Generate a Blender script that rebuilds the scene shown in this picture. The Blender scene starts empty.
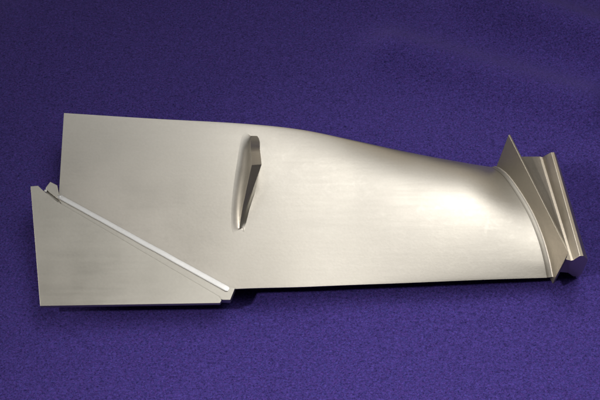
import bpy, math, random
from mathutils import Vector, noise
from mathutils.bvhtree import BVHTree

random.seed(4)
scene = bpy.context.scene
COL = scene.collection

# ------------------------------------------------------------------ camera
ELEV = math.radians(58.0)
DIST = 1.2
CAM = Vector((0.0, -DIST * math.cos(ELEV), DIST * math.sin(ELEV)))
cam_data = bpy.data.cameras.new('camera')
cam_data.lens = 72.0
cam_data.sensor_width = 36.0
cam_data.clip_start = 0.01
cam_data.clip_end = 50.0
cam = bpy.data.objects.new('camera', cam_data)
COL.objects.link(cam)
cam.location = CAM
cam.rotation_euler = (math.radians(90.0) - ELEV, 0.0, 0.0)
scene.camera = cam

FWD = Vector((0.0, math.cos(ELEV), -math.sin(ELEV)))
RIGHT = Vector((1.0, 0.0, 0.0))
UP = RIGHT.cross(FWD)

# ------------------------------------------------------------------ light
world = bpy.data.worlds.new('World')
scene.world = world
world.use_nodes = True
bg = world.node_tree.nodes['Background']
bg.inputs['Color'].default_value = (1.0, 0.88, 0.74, 1.0)
bg.inputs['Strength'].default_value = 0.04


def lamp(name, loc, aim, sx, sy, power, col, spread=180):
    d = bpy.data.lights.new(name, 'AREA')
    d.shape = 'RECTANGLE'
    d.size, d.size_y = sx, sy
    d.energy = power
    d.color = col
    d.spread = math.radians(spread)
    o = bpy.data.objects.new(name, d)
    COL.objects.link(o)
    o.location = loc
    o.rotation_euler = (Vector(aim) - Vector(loc)).to_track_quat('-Z', 'Y').to_euler()
    return o


lamp('key_lamp', (0.33, 0.46, 1.15), (0.17, -0.36, 0.0), 0.66, 0.40, 1.35, (1.0, 0.97, 0.94), 70)
lamp('overhead_lamp', (0.58, 0.04, 1.25), (0.26, -0.22, 0.0), 0.85, 0.95, 2.1, (1.0, 0.97, 0.93), 75)
lamp('high_back_fill', (-0.38, 1.0, 1.40), (-0.1, -0.2, 0.0), 1.0, 0.5, 0.68, (0.97, 0.98, 1.0), 80)  # added unseen light, placed for reflections on tip ridge and far edge
lamp('side_fill', (-1.5, 0.0, 0.75), (0.30, -0.08, 0.0), 0.9, 0.7, 1.5, (1.0, 0.93, 0.84), 40)  # added unseen light to lift the lug's left flank, not a real window
lamp('far_warm_fill', (0.9, 2.3, 1.1), (0.2, 0.0, 0.0), 1.8, 0.9, 2.4, (1.0, 0.84, 0.64), 120)  # added unseen light giving the airfoil's far-edge band a warm reflection
lamp('left_lamp', (-0.85, -0.45, 1.05), (0.13, -0.36, 0.0), 0.09, 0.09, 1.4, (1.0, 0.93, 0.90), 44)

scene.view_settings.view_transform = 'Standard'
scene.view_settings.look = 'None'
scene.view_settings.exposure = -0.15
scene.view_settings.gamma = 1.0


# ------------------------------------------------------------------ helpers
def ray(px, py):
    """direction of sight through a point of the 600 x 400 survey photograph"""
    k = 0.6 / 600.0 / 1.2
    return (FWD + RIGHT * ((px - 300.0) * k) - UP * ((py - 200.0) * k)).normalized()


def at(px, py, z):
    d = ray(px, py)
    return CAM + d * ((z - CAM.z) / d.z)


def on_plane(px, py, p0, n):
    d = ray(px, py)
    return CAM + d * ((p0 - CAM).dot(n) / d.dot(n))


def interp(tab, x):
    """smooth (monotone-ish Catmull-Rom) table lookup; rows (x, a, b, ...)"""
    if x <= tab[0][0]:
        return list(tab[0][1:])
    if x >= tab[-1][0]:
        return list(tab[-1][1:])
    for i in range(len(tab) - 1):
        if tab[i][0] <= x <= tab[i + 1][0]:
            break
    a, b = tab[i], tab[i + 1]
    h = b[0] - a[0]
    u = (x - a[0]) / h
    out = []
    for k in range(1, len(a)):
        def slope(j):
            if j == 0:
                return (tab[1][k] - tab[0][k]) / (tab[1][0] - tab[0][0])
            if j == len(tab) - 1:
                return (tab[-1][k] - tab[-2][k]) / (tab[-1][0] - tab[-2][0])
            return (tab[j + 1][k] - tab[j - 1][k]) / (tab[j + 1][0] - tab[j - 1][0])
        m0, m1 = slope(i) * h, slope(i + 1) * h
        u2, u3 = u * u, u * u * u
        out.append((2 * u3 - 3 * u2 + 1) * a[k] + (u3 - 2 * u2 + u) * m0 + (-2 * u3 + 3 * u2) * b[k] + (u3 - u2) * m1)
    return out


def lin(tab, x):
    if x <= tab[0][0]:
        return list(tab[0][1:])
    for i in range(len(tab) - 1):
        if x <= tab[i + 1][0]:
            u = (x - tab[i][0]) / (tab[i + 1][0] - tab[i][0])
            return [p + (q - p) * u for p, q in zip(tab[i][1:], tab[i + 1][1:])]
    return list(tab[-1][1:])


BASE = Vector((0.0, 0.0, 0.0))


def mesh_obj(name, verts, faces, mat, parent=None, smooth=True, angle=35.0, bevel=0.0):
    me = bpy.data.meshes.new(name)
    me.from_pydata([tuple(v) for v in verts], [], faces)
    me.validate()
    me.materials.append(mat)
    if smooth:
        me.polygons.foreach_set('use_smooth', [True] * len(me.polygons))
        me.set_sharp_from_angle(angle=math.radians(angle))
    me.update()
    o = bpy.data.objects.new(name, me)
    COL.objects.link(o)
    if parent is not None:
        o.parent = parent
    if bevel > 0:
        m = o.modifiers.new('bevel', 'BEVEL')
        m.width = bevel
        m.segments = 3
        m.limit_method = 'ANGLE'
        m.angle_limit = math.radians(28)
        m.harden_normals = True
    return o


def fix_normals(verts, faces, center=None):
    import bmesh
    bm = bmesh.new()
    vs = [bm.verts.new(v) for v in verts]
    for f in faces:
        try:
            bm.faces.new([vs[i] for i in f])
        except ValueError:
            pass
    bmesh.ops.remove_doubles(bm, verts=bm.verts, dist=1e-7)
    bmesh.ops.recalc_face_normals(bm, faces=bm.faces)
    bm.verts.index_update()
    V = [v.co.copy() for v in bm.verts]
    F = [[v.index for v in f.verts] for f in bm.faces]
    bm.free()
    return V, F


def prism(loop_a, loop_b):
    n = len(loop_a)
    V = list(loop_a) + list(loop_b)
    F = [list(range(n)), list(range(2 * n - 1, n - 1, -1))]
    for i in range(n):
        j = (i + 1) % n
        F.append([i, j, n + j, n + i])
    return fix_normals(V, F)


# ------------------------------------------------------------------ materials
def steel(name, base, rough, warm=0.0, scuff=0.0, var=0.06, aniso=0.0):
    m = bpy.data.materials.new(name)
    m.use_nodes = True
    nt = m.node_tree
    nd, lk = nt.nodes, nt.links
    b = nd['Principled BSDF']
    b.inputs['Metallic'].default_value = 1.0
    tc = nd.new('ShaderNodeTexCoord')
    # broad tarnish
    n1 = nd.new('ShaderNodeTexNoise')
    n1.inputs['Scale'].default_value = 14.0
    n1.inputs['Detail'].default_value = 5.0
    lk.new(tc.outputs['Object'], n1.inputs['Vector'])
    r1 = nd.new('ShaderNodeValToRGB')
    r1.color_ramp.elements[0].position = 0.3
    r1.color_ramp.elements[1].position = 0.7
    r1.color_ramp.elements[0].color = (base[0] * 0.94, base[1] * 0.935, base[2] * 0.92, 1)
    r1.color_ramp.elements[1].color = (base[0], base[1], base[2], 1)
    lk.new(n1.outputs['Fac'], r1.inputs['Fac'])
    # fine mottling of the blasted surface
    n2 = nd.new('ShaderNodeTexNoise')
    n2.inputs['Scale'].default_value = 420.0
    n2.inputs['Detail'].default_value = 3.0
    lk.new(tc.outputs['Object'], n2.inputs['Vector'])
    mix = nd.new('ShaderNodeMix')
    mix.data_type = 'RGBA'
    mix.blend_type = 'MULTIPLY'
    mix.inputs[0].default_value = 0.10
    lk.new(r1.outputs['Color'], mix.inputs[6])
    lk.new(n2.outputs['Fac'], mix.inputs[7])
    lk.new(mix.outputs[2], b.inputs['Base Color'])
    # polishing streaks along the span
    mp = nd.new('ShaderNodeMapping')
    mp.inputs['Scale'].default_value = (18.0, 260.0, 260.0)
    lk.new(tc.outputs['Object'], mp.inputs['Vector'])
    n3 = nd.new('ShaderNodeTexNoise')
    n3.inputs['Scale'].default_value = 1.0
    n3.inputs['Detail'].default_value = 4.0
    lk.new(mp.outputs['Vector'], n3.inputs['Vector'])
    add = nd.new('ShaderNodeMath')
    add.operation = 'ADD'
    mu = nd.new('ShaderNodeMath')
    mu.operation = 'MULTIPLY'
    mu.inputs[1].default_value = 0.3
    lk.new(n3.outputs['Fac'], mu.inputs[0])
    lk.new(n1.outputs['Fac'], add.inputs[0])
    lk.new(mu.outputs[0], add.inputs[1])
    mr = nd.new('ShaderNodeMapRange')
    mr.inputs['From Min'].default_value = 0.4
    mr.inputs['From Max'].default_value = 0.9
    mr.inputs['To Min'].default_value = rough - var
    mr.inputs['To Max'].default_value = rough + var
    lk.new(add.outputs[0], mr.inputs['Value'])
    rough_out = mr.outputs['Result']
    if scuff > 0:
        n4 = nd.new('ShaderNodeTexNoise')
        n4.inputs['Scale'].default_value = 110.0
        n4.inputs['Detail'].default_value = 9.0
        n4.inputs['Roughness'].default_value = 0.75
        n4.inputs['Distortion'].default_value = 0.6
        lk.new(tc.outputs['Object'], n4.inputs['Vector'])
        r4 = nd.new('ShaderNodeMapRange')
        r4.inputs['From Min'].default_value = 0.52
        r4.inputs['From Max'].default_value = 0.66
        r4.inputs['To Min'].default_value = 0.0
        r4.inputs['To Max'].default_value = -scuff
        lk.new(n4.outputs['Fac'], r4.inputs['Value'])
        ad = nd.new('ShaderNodeMath')
        ad.operation = 'ADD'
        lk.new(rough_out, ad.inputs[0])
        lk.new(r4.outputs['Result'], ad.inputs[1])
        rough_out = ad.outputs[0]
    lk.new(rough_out, b.inputs['Roughness'])
    # relief
    bp = nd.new('ShaderNodeBump')
    bp.inputs['Strength'].default_value = 0.12
    bp.inputs['Distance'].default_value = 0.0003
    lk.new(n2.outputs['Fac'], bp.inputs['Height'])
    bp2 = nd.new('ShaderNodeBump')
    bp2.inputs['Strength'].default_value = 0.04
    bp2.inputs['Distance'].default_value = 0.0006
    lk.new(n3.outputs['Fac'], bp2.inputs['Height'])
    lk.new(bp.outputs['Normal'], bp2.inputs['Normal'])
    nrm = bp2.outputs['Normal']
    if scuff > 0:
        bp3 = nd.new('ShaderNodeBump')
        bp3.inputs['Strength'].default_value = 0.05
        bp3.inputs['Distance'].default_value = 0.0006
        lk.new(n4.outputs['Fac'], bp3.inputs['Height'])
        lk.new(nrm, bp3.inputs['Normal'])
        nrm = bp3.outputs['Normal']
    lk.new(nrm, b.inputs['Normal'])
    return m


M_AIR = steel('satin_titanium', (0.455, 0.438, 0.398), 0.45, scuff=0.04)
M_PLATE = steel('dull_titanium', (0.44, 0.43, 0.39), 0.46)
M_ROOT = steel('machined_titanium', (0.52, 0.475, 0.40), 0.38, var=0.04)
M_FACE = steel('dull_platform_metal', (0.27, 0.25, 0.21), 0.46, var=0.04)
M_BEAD = steel('ridge_sheen_metal', (0.48, 0.485, 0.48), 0.46, var=0.04)  # paler base paints in the light that the ridge reflects
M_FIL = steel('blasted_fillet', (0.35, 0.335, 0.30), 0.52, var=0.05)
M_SPOT = steel('weld_bright', (0.66, 0.60, 0.50), 0.40, var=0.08)


def cloth_material():
    m = bpy.data.materials.new('purple_crepe')
    m.use_nodes = True
    nt = m.node_tree
    nd, lk = nt.nodes, nt.links
    b = nd['Principled BSDF']
    b.inputs['Roughness'].default_value = 0.85
    b.inputs['Specular IOR Level'].default_value = 0.15
    b.inputs['Sheen Weight'].default_value = 0.12
    b.inputs['Sheen Roughness'].default_value = 0.5
    b.inputs['Sheen Tint'].default_value = (0.62, 0.55, 1.0, 1)
    tc = nd.new('ShaderNodeTexCoord')
    v = nd.new('ShaderNodeTexNoise')
    v.inputs['Scale'].default_value = 640.0
    v.inputs['Detail'].default_value = 3.0
    v.inputs['Roughness'].default_value = 0.65
    v.inputs['Distortion'].default_value = 0.8
    mpc = nd.new('ShaderNodeMapping')
    mpc.inputs['Scale'].default_value = (0.85, 1.10, 1.0)
    lk.new(tc.outputs['Object'], mpc.inputs['Vector'])
    lk.new(mpc.outputs['Vector'], v.inputs['Vector'])
    r = nd.new('ShaderNodeValToRGB')
    r.color_ramp.elements[0].position = 0.30
    r.color_ramp.elements[1].position = 0.72
    r.color_ramp.elements[0].color = (0.007, 0.0045, 0.055, 1)
    r.color_ramp.elements[1].color = (0.074, 0.048, 0.270, 1)
    lk.new(v.outputs['Fac'], r.inputs['Fac'])
    big = nd.new('ShaderNodeTexNoise')
    big.inputs['Scale'].default_value = 600.0
    big.inputs['Detail'].default_value = 2.0
    lk.new(tc.outputs['Object'], big.inputs['Vector'])
    r2 = nd.new('ShaderNodeValToRGB')
    r2.color_ramp.elements[0].position = 0.35
    r2.color_ramp.elements[1].position = 0.65
    r2.color_ramp.elements[0].color = (1.0, 0.62, 0.85, 1)
    r2.color_ramp.elements[1].color = (0.66, 1.0, 1.0, 1)
    lk.new(big.outputs['Color'], r2.inputs['Fac'])
    mix = nd.new('ShaderNodeMix')
    mix.data_type = 'RGBA'
    mix.blend_type = 'MULTIPLY'
    mix.inputs[0].default_value = 0.65
    lk.new(r.outputs['Color'], mix.inputs[6])
    lk.new(r2.outputs['Color'], mix.inputs[7])
    lk.new(mix.outputs[2], b.inputs['Base Color'])
    bp = nd.new('ShaderNodeBump')
    bp.inputs['Strength'].default_value = 0.7
    bp.inputs['Distance'].default_value = 0.0012
    lk.new(v.outputs['Fac'], bp.inputs['Height'])
    lk.new(bp.outputs['Normal'], b.inputs['Normal'])
    return m


M_CLOTH = cloth_material()


# ------------------------------------------------------------------ cloth
def ridge(x, y, ax, ay, bx, by, w, h):
    """a soft crease running from a to b"""
    dx, dy = bx - ax, by - ay
    L2 = dx * dx + dy * dy
    u = max(0.0, min(1.0, ((x - ax) * dx + (y - ay) * dy) / L2))
    d2 = (x - ax - u * dx) ** 2 + (y - ay - u * dy) ** 2
    return h * math.exp(-d2 / (w * w))


def cloth_z(x, y):
    z = 0.0035 * noise.noise(Vector((x * 4.0, y * 5.0, 0.3)))
    z += 0.0020 * noise.noise(Vector((x * 9.0 + 3, y * 11.0, 1.7)))
    z += ridge(x, y, 0.10, 0.19, 0.30, 0.12, 0.026, 0.020)
    z += ridge(x, y, 0.19, 0.27, 0.34, 0.20, 0.028, 0.028)
    z += ridge(x, y, -0.30, 0.26, -0.15, 0.12, 0.05, 0.006)
    z += ridge(x, y, -0.35, -0.12, -0.20, -0.22, 0.035, 0.005)
    z += ridge(x, y, -0.50, 0.05, -0.33, 0.40, 0.055, -0.022)
    z += ridge(x, y, 0.02, 0.30, 0.20, 0.23, 0.03, 0.007)
    return z - 0.004


def build_cloth():
    X0, X1, Y0, Y1 = -1.3, 1.3, -1.0, 1.6
    nx = ny = 260
    V, F = [], []
    for j in range(ny + 1):
        for i in range(nx + 1):
            x = X0 + (X1 - X0) * i / nx
            y = Y0 + (Y1 - Y0) * j / ny
            V.append((x, y, cloth_z(x, y)))
    for j in range(ny):
        for i in range(nx):
            a = j * (nx + 1) + i
            F.append((a, a + 1, a + nx + 2, a + nx + 1))
    o = mesh_obj('cloth', V, F, M_CLOTH, None, True, 80)
    o['kind'] = 'structure'
    return o


build_cloth()

# ------------------------------------------------------------------ the blade
blade = bpy.data.objects.new('fan_blade', None)
COL.objects.link(blade)
blade.location = BASE
blade['label'] = 'satin grey metal fan blade lying on crinkled purple cloth'
blade['category'] = 'fan blade'

# platform plane first: the airfoil ends in it
Q1 = at(508.5, 134.5, 0.046)        # far top corner
Q2 = at(568.5, 253.0, 0.044)        # near top corner
Q3 = at(552.5, 284.0, 0.006)        # near bottom corner
PN = (Q2 - Q1).cross(Q3 - Q1).normalized()
if PN.x > 0:
    PN = -PN                         # points towards the airfoil
ROOT_CURVE = [(0.0, 494.5, 167.5), (0.16, 506.0, 175.5), (0.32, 517.0, 189.0), (0.50, 532.0, 213.0),
              (0.70, 543.0, 238.0), (0.86, 549.5, 260.0), (1.0, 553.0, 277.5)]
FIL = 0.0055

# sections: s, top px, top py, z | bottom px, py, z | camber | shape skew
TOP = [(0.00, 64.0, 113.0, 0.040), (0.17, 150.0, 118.5, 0.040), (0.36, 245.0, 123.8, 0.038), (0.47, 300.0, 129.5, 0.034),
       (0.57, 350.0, 139.5, 0.029), (0.68, 400.0, 150.5, 0.024), (0.80, 450.0, 160.5, 0.019), (0.91, 484.0, 165.5, 0.016)]
BOT = [(0.00, 52.5, 305.5, 0.019), (0.17, 145.0, 297.0, 0.019), (0.36, 235.0, 289.0, 0.019), (0.47, 300.0, 287.0, 0.019),
       (0.57, 350.0, 285.0, 0.018), (0.68, 405.0, 283.0, 0.017), (0.80, 470.0, 280.3, 0.016), (0.91, 518.0, 278.5, 0.014)]
CAMB = [(0.0, 0.0010), (0.17, 0.0020), (0.36, 0.0035), (0.47, 0.0055), (0.57, 0.0090), (0.68, 0.0145), (0.80, 0.0190), (0.91, 0.0205)]


def root_pt(t):
    px, py = interp(ROOT_CURVE, t)
    return on_plane(px, py, Q1, PN)


def bulge(t):
    # fuller near the far edge
    return math.sin(math.pi * (t ** 0.8)) ** 0.9 if 0 < t < 1 else 0.0


def section_pt(s, t):
    a = at(*interp(TOP, s))
    b = at(*interp(BOT, s))
    c = interp(CAMB, s)[0]
    p = a.lerp(b, t)
    return p + Vector((0.0, 0.25, 0.97)) * (c * bulge(t))


def front_pt(s, t):
    if s <= 0.80:
        return section_pt(s, t)
    # hermite blend to the root curve
    u = (s - 0.80) / 0.20
    p0 = section_pt(0.80, t)
    m0 = (section_pt(0.80, t) - section_pt(0.78, t)) / 0.02 * 0.20
    p1 = root_pt(t)
    m1 = (p1 - section_pt(0.80, t)) * 1.0
    u2, u3 = u * u, u * u * u
    return p0 * (2 * u3 - 3 * u2 + 1) + m0 * (u3 - 2 * u2 + u) + p1 * (-2 * u3 + 3 * u2) + m1 * (u3 - u2)


def front_n(s, t):
    e = 0.004
    ds = front_pt(min(1, s + e), t) - front_pt(max(0, s - e), t)
    dt = front_pt(s, min(1, t + e)) - front_pt(s, max(0, t - e))
    n = dt.cross(ds).normalized()
    return n if n.z > 0 else -n


def build_airfoil():
    ns, ntt = 150, 60
    s_end = 0.985
    ss = [s_end * i / ns for i in range(ns + 1)]
    ts = [0.5 - 0.5 * math.cos(math.pi * (0.08 + 0.84 * j / ntt)) for j in range(ntt + 1)]
    lo, hi = ts[0], ts[-1]
    ts = [(t - lo) / (hi - lo) for t in ts]
    cols = []
    for s in ss:
        cols.append([(front_pt(s, t), front_n(s, t)) for t in ts])
    # concave fillet where the skin runs into the platform: a strip of its own
    last = cols[-1]
    fil = []
    for k in range(0, 11):
        th = k / 10 * math.pi / 2
        col = []
        for j, (p, n) in enumerate(last):
            d = (p - Q1).dot(PN)
            q = p - PN * (d * math.sin(th) * 1.02)
            out = n - PN * n.dot(PN)
            out.normalize()
            col.append(q + out * (0.00015 + 0.0029 * (1 - math.cos(th)) * min(1.0, ts[j] * 12 + 0.25)))
        fil.append(col)
    FV, FF = [], []
    for col in fil:
        FV += col
    mm = len(ts)
    for i in range(len(fil) - 1):
        for j in range(mm - 1):
            FF.append([i * mm + j, i * mm + j + 1, (i + 1) * mm + j + 1, (i + 1) * mm + j])
    # closed on its hidden side against the plate
    o0 = len(FV)
    for j in range(mm):
        FV.append(fil[-1][j] - (last[j][1] - PN * last[j][1].dot(PN)).normalized() * 0.0055)
    for j in range(mm - 1):
        FF.append([(len(fil) - 1) * mm + j, (len(fil) - 1) * mm + j + 1, o0 + j + 1, o0 + j])
    FV, FF = fix_normals(FV, FF)
    mesh_obj('platform_fillet', FV, FF, M_FIL, blade, True, 60)
    V, F = [], []
    nc = len(cols)
    for col in cols:
        for p, n in col:
            V.append(p)
    nb = len(V)
    for ci, col in enumerate(cols):
        s = min(1.0, ci / ns)
        for j, (p, n) in enumerate(col):
            t = ts[j]
            th = 0.0014 + (0.0030 + 0.004 * s) * math.sin(math.pi * t) ** 0.7 if 0 < t < 1 else 0.0014
            V.append(p - n * th)
    m = ntt + 1
    for i in range(nc - 1):
        for j in range(ntt):
            a, b, c, d = i * m + j, (i + 1) * m + j, (i + 1) * m + j + 1, i * m + j + 1
            F.append([a, d, c, b])
            F.append([nb + a, nb + b, nb + c, nb + d])
        for j in (0, ntt):
            a, b = i * m + j, (i + 1) * m + j
            F.append([a, b, nb + b, nb + a])
    for i in (0, nc - 1):
        for j in range(ntt):
            a, b = i * m + j, i * m + j + 1
            F.append([a, b, nb + b, nb + a])
    V, F = fix_normals(V, F)
    return mesh_obj('airfoil', V, F, M_AIR, blade, True, 40, 0.0)


air = build_airfoil()
bvh = BVHTree.FromPolygons([v.co.copy() for v in air.data.vertices], [tuple(p.vertices) for p in air.data.polygons])


def on_air(px, py):
    d = ray(px, py)
    h, n, i, dist = bvh.ray_cast(CAM, d)
    return h, n


# flat plane of the outer panel, a little proud of the airfoil skin
def outer(px, py, lift=0.0):
    a, b, c = section_pt(0.0, 0.0), section_pt(0.0, 1.0), section_pt(0.36, 1.0)
    n = (b - a).cross(c - a).normalized()
    if n.z < 0:
        n = -n
    return on_plane(px, py, a + n * lift, n), n


def slab(name, pts, lift, thick, mat, parent=blade, bevel=0.0004):
    A = [outer(x, y, lift)[0] for x, y in pts]
    n = outer(100, 250)[1]
    B = [p - n * thick for p in A]
    V, F = prism(A, B)
    return mesh_obj(name, V, F, mat, parent, True, 30, bevel)


slab('tip_plate', [(30.5, 186.2), (38.0, 185.6), (44.4, 191.6), (56.8, 201.2), (219.0, 296.2), (221.6, 300.3), (220.0, 303.2), (40.0, 306.0)],
     0.0042, 0.0046, M_PLATE)
slab('tip_web', [(44.6, 190.0), (60.0, 197.0), (63.0, 205.5), (47.0, 194.5)], 0.0002, 0.003, M_PLATE)
rail = slab('tip_rail', [(45.6, 187.6), (50.2, 181.6), (57.2, 185.2), (58.8, 194.0), (62.0, 195.5), (228.5, 286.5), (235.2, 288.0), (230.2, 300.0),
                  (222.5, 300.0), (216.0, 297.5), (62.0, 206.0), (59.5, 200.2), (46.2, 189.9)],
     0.0024, 0.0075, M_PLATE)


def moulding(name, path, profile, mat, parent):
    """a constant section (across, up; metres) swept along a line on the outer panel"""
    n = outer(100, 250)[1]
    P = [outer(x, y, l)[0] for x, y, l in path]
    d0 = (P[-1] - P[0]).normalized()
    side = n.cross(d0).normalized()
    if side.y > 0:
        side = -side                        # towards the lower left of the panel
    V, F = [], []
    K = len(profile)
    for i, p in enumerate(P):
        sc = 0.55 if i in (0, len(P) - 1) else (0.85 if i in (1, len(P) - 2) else 1.0)
        wide = 1.10 + 0.22 * i / (len(P) - 1)
        for w, h in profile:
            V.append(p + side * (w * sc * wide) + n * (h * sc))
    for i in range(len(P) - 1):
        for k in range(K):
            a, b = i * K + k, i * K + (k + 1) % K
            F.append([a, b, b + K, a + K])
    F.append(list(range(K)))
    F.append(list(range(len(P) * K - 1, len(P) * K - K - 1, -1)))
    V, F = fix_normals(V, F)
    return mesh_obj(name, V, F, mat, parent, True, 25)


def line_path(x0, y0, x1, y1, lift, n=40, wob=0.25):
    out = []
    ends = [0.0, 0.006]
    us = ends + [0.012 + (1 - 0.024) * i / n for i in range(n + 1)] + [0.994, 1.0]
    for u in us:
        w = wob * noise.noise(Vector((u * 9.0, 0.0, 5.0)))
        out.append((x0 + (x1 - x0) * u, y0 + (y1 - y0) * u + w, lift))
    return out


mm_ = 0.001
moulding('tip_ridge', line_path(58.0, 196.2, 228.5, 290.2, 0.0024),
         [(-2.5 * mm_, -1.2 * mm_), (-2.4 * mm_, 0.05 * mm_), (-2.0 * mm_, 0.2 * mm_), (1.2 * mm_, 0.95 * mm_), (1.6 * mm_, 0.98 * mm_), (1.9 * mm_, 0.90 * mm_),
          (2.05 * mm_, 0.6 * mm_), (2.1 * mm_, -1.2 * mm_)], M_BEAD, blade)


def weld_spot(px, py, r, lift):
    c, n = outer(px, py, lift)
    import bmesh
    bm = bmesh.new()
    bmesh.ops.create_icosphere(bm, subdivisions=3, radius=1.0)
    rot = n.to_track_quat('Z', 'Y')
    V = []
    for v in bm.verts:
        k = 1.0 + 0.2 * noise.noise(v.co * 1.7 + Vector((px, py, 0.0)))
        V.append(c + rot @ Vector((v.co.x * r * k, v.co.y * r * k, v.co.z * r * 0.14 * k)))
    F = [[v.index for v in f.verts] for f in bm.faces]
    bm.free()
    return mesh_obj('weld_spot', V, F, M_BEAD, blade, True, 80)


for q in [(45.3, 190.7, 0.0014, 0.0034), (59.2, 196.8, 0.0017, 0.0030)]:
    weld_spot(*q)


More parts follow.
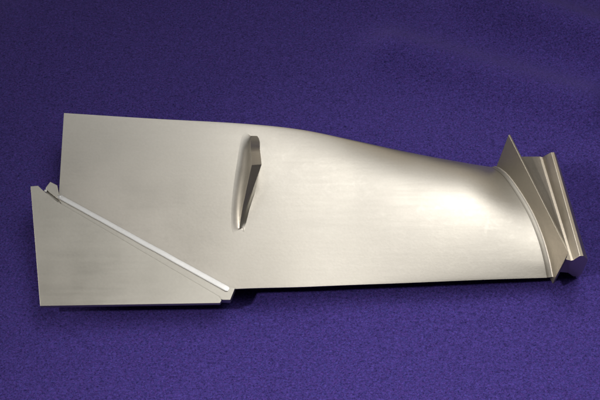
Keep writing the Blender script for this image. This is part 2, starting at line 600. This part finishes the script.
# ------------------------------------------------------------------ part-span lug
def build_lug():
    # v, crest-left px,py,h | crest-right px,py,h | skirt-left px,py | skirt-right px,py
    C = [
        (0.00, 239.6, 231.5, 0.0001, 241.2, 231.5, 0.0001),
        (0.08, 239.6, 226.0, 0.0020, 241.8, 226.0, 0.0014),
        (0.30, 242.6, 207.5, 0.0100, 246.4, 208.0, 0.0070),
        (0.55, 246.8, 187.5, 0.0195, 253.4, 188.0, 0.0150),
        (0.78, 251.8, 165.0, 0.0290, 261.6, 164.4, 0.0240),
        (0.90, 250.8, 148.0, 0.0170, 259.8, 147.6, 0.0150),
        (0.95, 250.6, 141.5, 0.0080, 259.4, 141.8, 0.0075),
        (1.00, 251.5, 134.6, 0.0002, 257.0, 135.0, 0.0002),
    ]
    SK = [
        (0.00, 238.6, 237.0, 241.4, 236.8),
        (0.03, 234.0, 235.6, 243.6, 235.2),
        (0.08, 231.2, 228.6, 245.8, 227.4),
        (0.30, 230.8, 206.0, 250.0, 209.0),
        (0.55, 233.0, 183.0, 255.0, 192.0),
        (0.78, 236.6, 158.0, 257.5, 178.5),
        (0.90, 239.8, 141.0, 259.4, 158.0),
        (0.95, 242.0, 134.5, 260.0, 147.5),
        (0.98, 246.0, 132.0, 259.8, 141.0),
        (1.00, 250.5, 131.4, 257.0, 133.6),
    ]
    vs = [0.0, 0.005, 0.012, 0.02, 0.03, 0.05, 0.08, 0.14, 0.22, 0.30, 0.38, 0.46, 0.55, 0.63, 0.70, 0.74, 0.765, 0.78, 0.80, 0.84, 0.87, 0.90, 0.92, 0.935, 0.95, 0.96, 0.97, 0.98, 0.987, 0.994, 1.0]
    V, F = [], []
    edge_n = []
    NL, NR = 14, 6
    for v in vs:
        clx, cly, clh, crx, cry, crh = lin(C, v)
        slx, sly, srx, sry = interp(SK, v)
        if v < 0.08:
            e = v / 0.08
            clh, crh = 0.0001 + 0.0020 * e, 0.0001 + 0.0014 * e
        if v > 0.90:
            f = (v - 0.90) / 0.10
            e = (1 - f) ** 1.6
            clh = 0.0170 * e + 0.0003
            crh = 0.0150 * e + 0.0003
        SL = on_air(slx, sly)[0]
        SR = on_air(srx, sry)[0]
        base, n = on_air((slx + srx) / 2, (sly + sry) / 2)
        zc = base.z
        CLp = at(clx, cly, zc + clh)
        CRp = at(crx, cry, zc + crh)
        up = Vector((0, 0, 1))
        KL = on_air(clx - 0.8, cly + clh * 530.0)[0].lerp(CLp, 0.06)
        KR = CRp.lerp(SR, 0.6)
        row = []
        K1 = SL.lerp(KL, 0.35)
        for k in range(NL + 1):
            u = k / NL
            row.append(SL * (1 - u) ** 3 + K1 * (3 * u * (1 - u) ** 2) + KL * (3 * u * u * (1 - u)) + CLp * u ** 3)
        edge_n.append(n)
        row[0] = row[0] - n * 0.0003
        row.append(CLp.lerp(CRp, 0.33))
        row.append(CLp.lerp(CRp, 0.67))
        for k in range(NR + 1):
            u = k / NR
            row.append(CRp * (1 - u) ** 2 + KR * (2 * u * (1 - u)) + SR * u * u)
        row[-1] = row[-1] - n * 0.0006
        sink = 0.0009 * max(0.0, 1.0 - v / 0.035) + 0.0009 * max(0.0, (v - 0.985) / 0.015)
        row = [q - n * sink for q in row]
        V += row
    m = NL + 1 + 2 + NR + 1
    for i in range(len(vs) - 1):
        for k in range(m - 1):
            a = i * m + k
            F.append([a, a + 1, a + m + 1, a + m])
    # underside, buried in the airfoil
    nb = len(V)
    for i in range(len(vs)):
        p = V[i * m].lerp(V[i * m + m - 1], 0.5) - Vector((0, 0, 0.002))
        V.append(p)
    for i in range(len(vs) - 1):
        F.append([i * m, (i + 1) * m, nb + i + 1, nb + i])
        F.append([i * m + m - 1, nb + i, nb + i + 1, (i + 1) * m + m - 1])
    V2, F2 = fix_normals(V, F)
    o = mesh_obj('part_span_lug', V2, F2, M_AIR, blade, True, 38)
    # let the foot of the fillet shade on from the airfoil skin
    me = o.data
    cn = [list(c.vector) for c in me.corner_normals]
    near = {}
    for i in range(len(vs)):
        for k, w in [(0, 1.0), (1, 0.65), (2, 0.35), (3, 0.12), (m - 1, 1.0), (m - 2, 0.5)]:
            p = V[i * m + k]
            near[(round(p.x, 5), round(p.y, 5), round(p.z, 5))] = (edge_n[i], w)
    for li, l in enumerate(me.loops):
        p = me.vertices[l.vertex_index].co
        e = near.get((round(p.x, 5), round(p.y, 5), round(p.z, 5)))
        if e and cn[li][2] > 0.0:
            nn = e[0] if e[0].z > 0 else -e[0]
            cn[li] = list((Vector(cn[li]) * (1 - e[1]) + nn * e[1]).normalized())
    me.normals_split_custom_set(cn)
    return o


build_lug()

# ------------------------------------------------------------------ platform
PT = 0.0022
Q4 = Q1 + (on_plane(496.8, 165.0, Q1, PN) - Q1).normalized() * (Q3 - Q2).length


def build_platform():
    # far bottom corner follows the photograph where it meets the airfoil, then drops out of sight
    A = [Q1, Q2, Q3, Q4]
    A = [Q1, Q2, Q2.lerp(Q3, 0.5), Q3, Q3.lerp(Q4, 0.5), Q4, Q4.lerp(Q1, 0.5)]
    B = [p - PN * PT for p in A]
    V, F = prism(A, B)
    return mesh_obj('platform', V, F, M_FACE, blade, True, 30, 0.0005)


build_platform()


# ------------------------------------------------------------------ dovetail root
def build_root():
    n = Vector((0.12, -1.0, -0.15)).normalized()
    c0 = at(576.0, 266.0, 0.030)
    front_px = [(566.0, 259.6), (571.0, 261.0), (573.5, 260.2), (579.0, 256.4), (580.0, 256.1), (583.8, 256.1), (585.4, 257.6), (587.8, 259.2),
                (587.6, 262.0), (585.4, 266.5), (581.8, 274.0), (578.4, 276.8), (573.0, 276.6), (568.0, 273.0), (562.0, 271.0)]
    front = [on_plane(x, y, c0, n) for x, y in front_px]
    b0 = at(552.0, 160.0, 0.022)
    back_px = [(511.0, 156.6), (539.5, 156.4), (542.2, 156.8), (550.4, 152.4), (551.2, 152.1), (554.2, 151.9), (555.2, 153.2), (556.4, 155.2)]
    back = [on_plane(x, y, b0, n) for x, y in back_px]
    # the unseen underside repeats the near profile
    for k in range(8, len(front)):
        back.append(back[7] + (front[k] - front[7]) * 1.0)
    back[-1] = back[0] + (front[-1] - front[0])
    front[0] = Q2.lerp(Q3, 0.22) - PN * PT * 0.6
    front[-1] = Q2.lerp(Q3, 0.62) - PN * PT * 0.6
    back[0] = Q1.lerp(Q4, 0.66) - PN * PT * 0.6
    back[-1] = Q1.lerp(Q4, 0.90) - PN * PT * 0.6
    V, F = prism(front, back)
    return mesh_obj('dovetail_root', V, F, M_ROOT, blade, True, 30, 0.0005)


build_root()
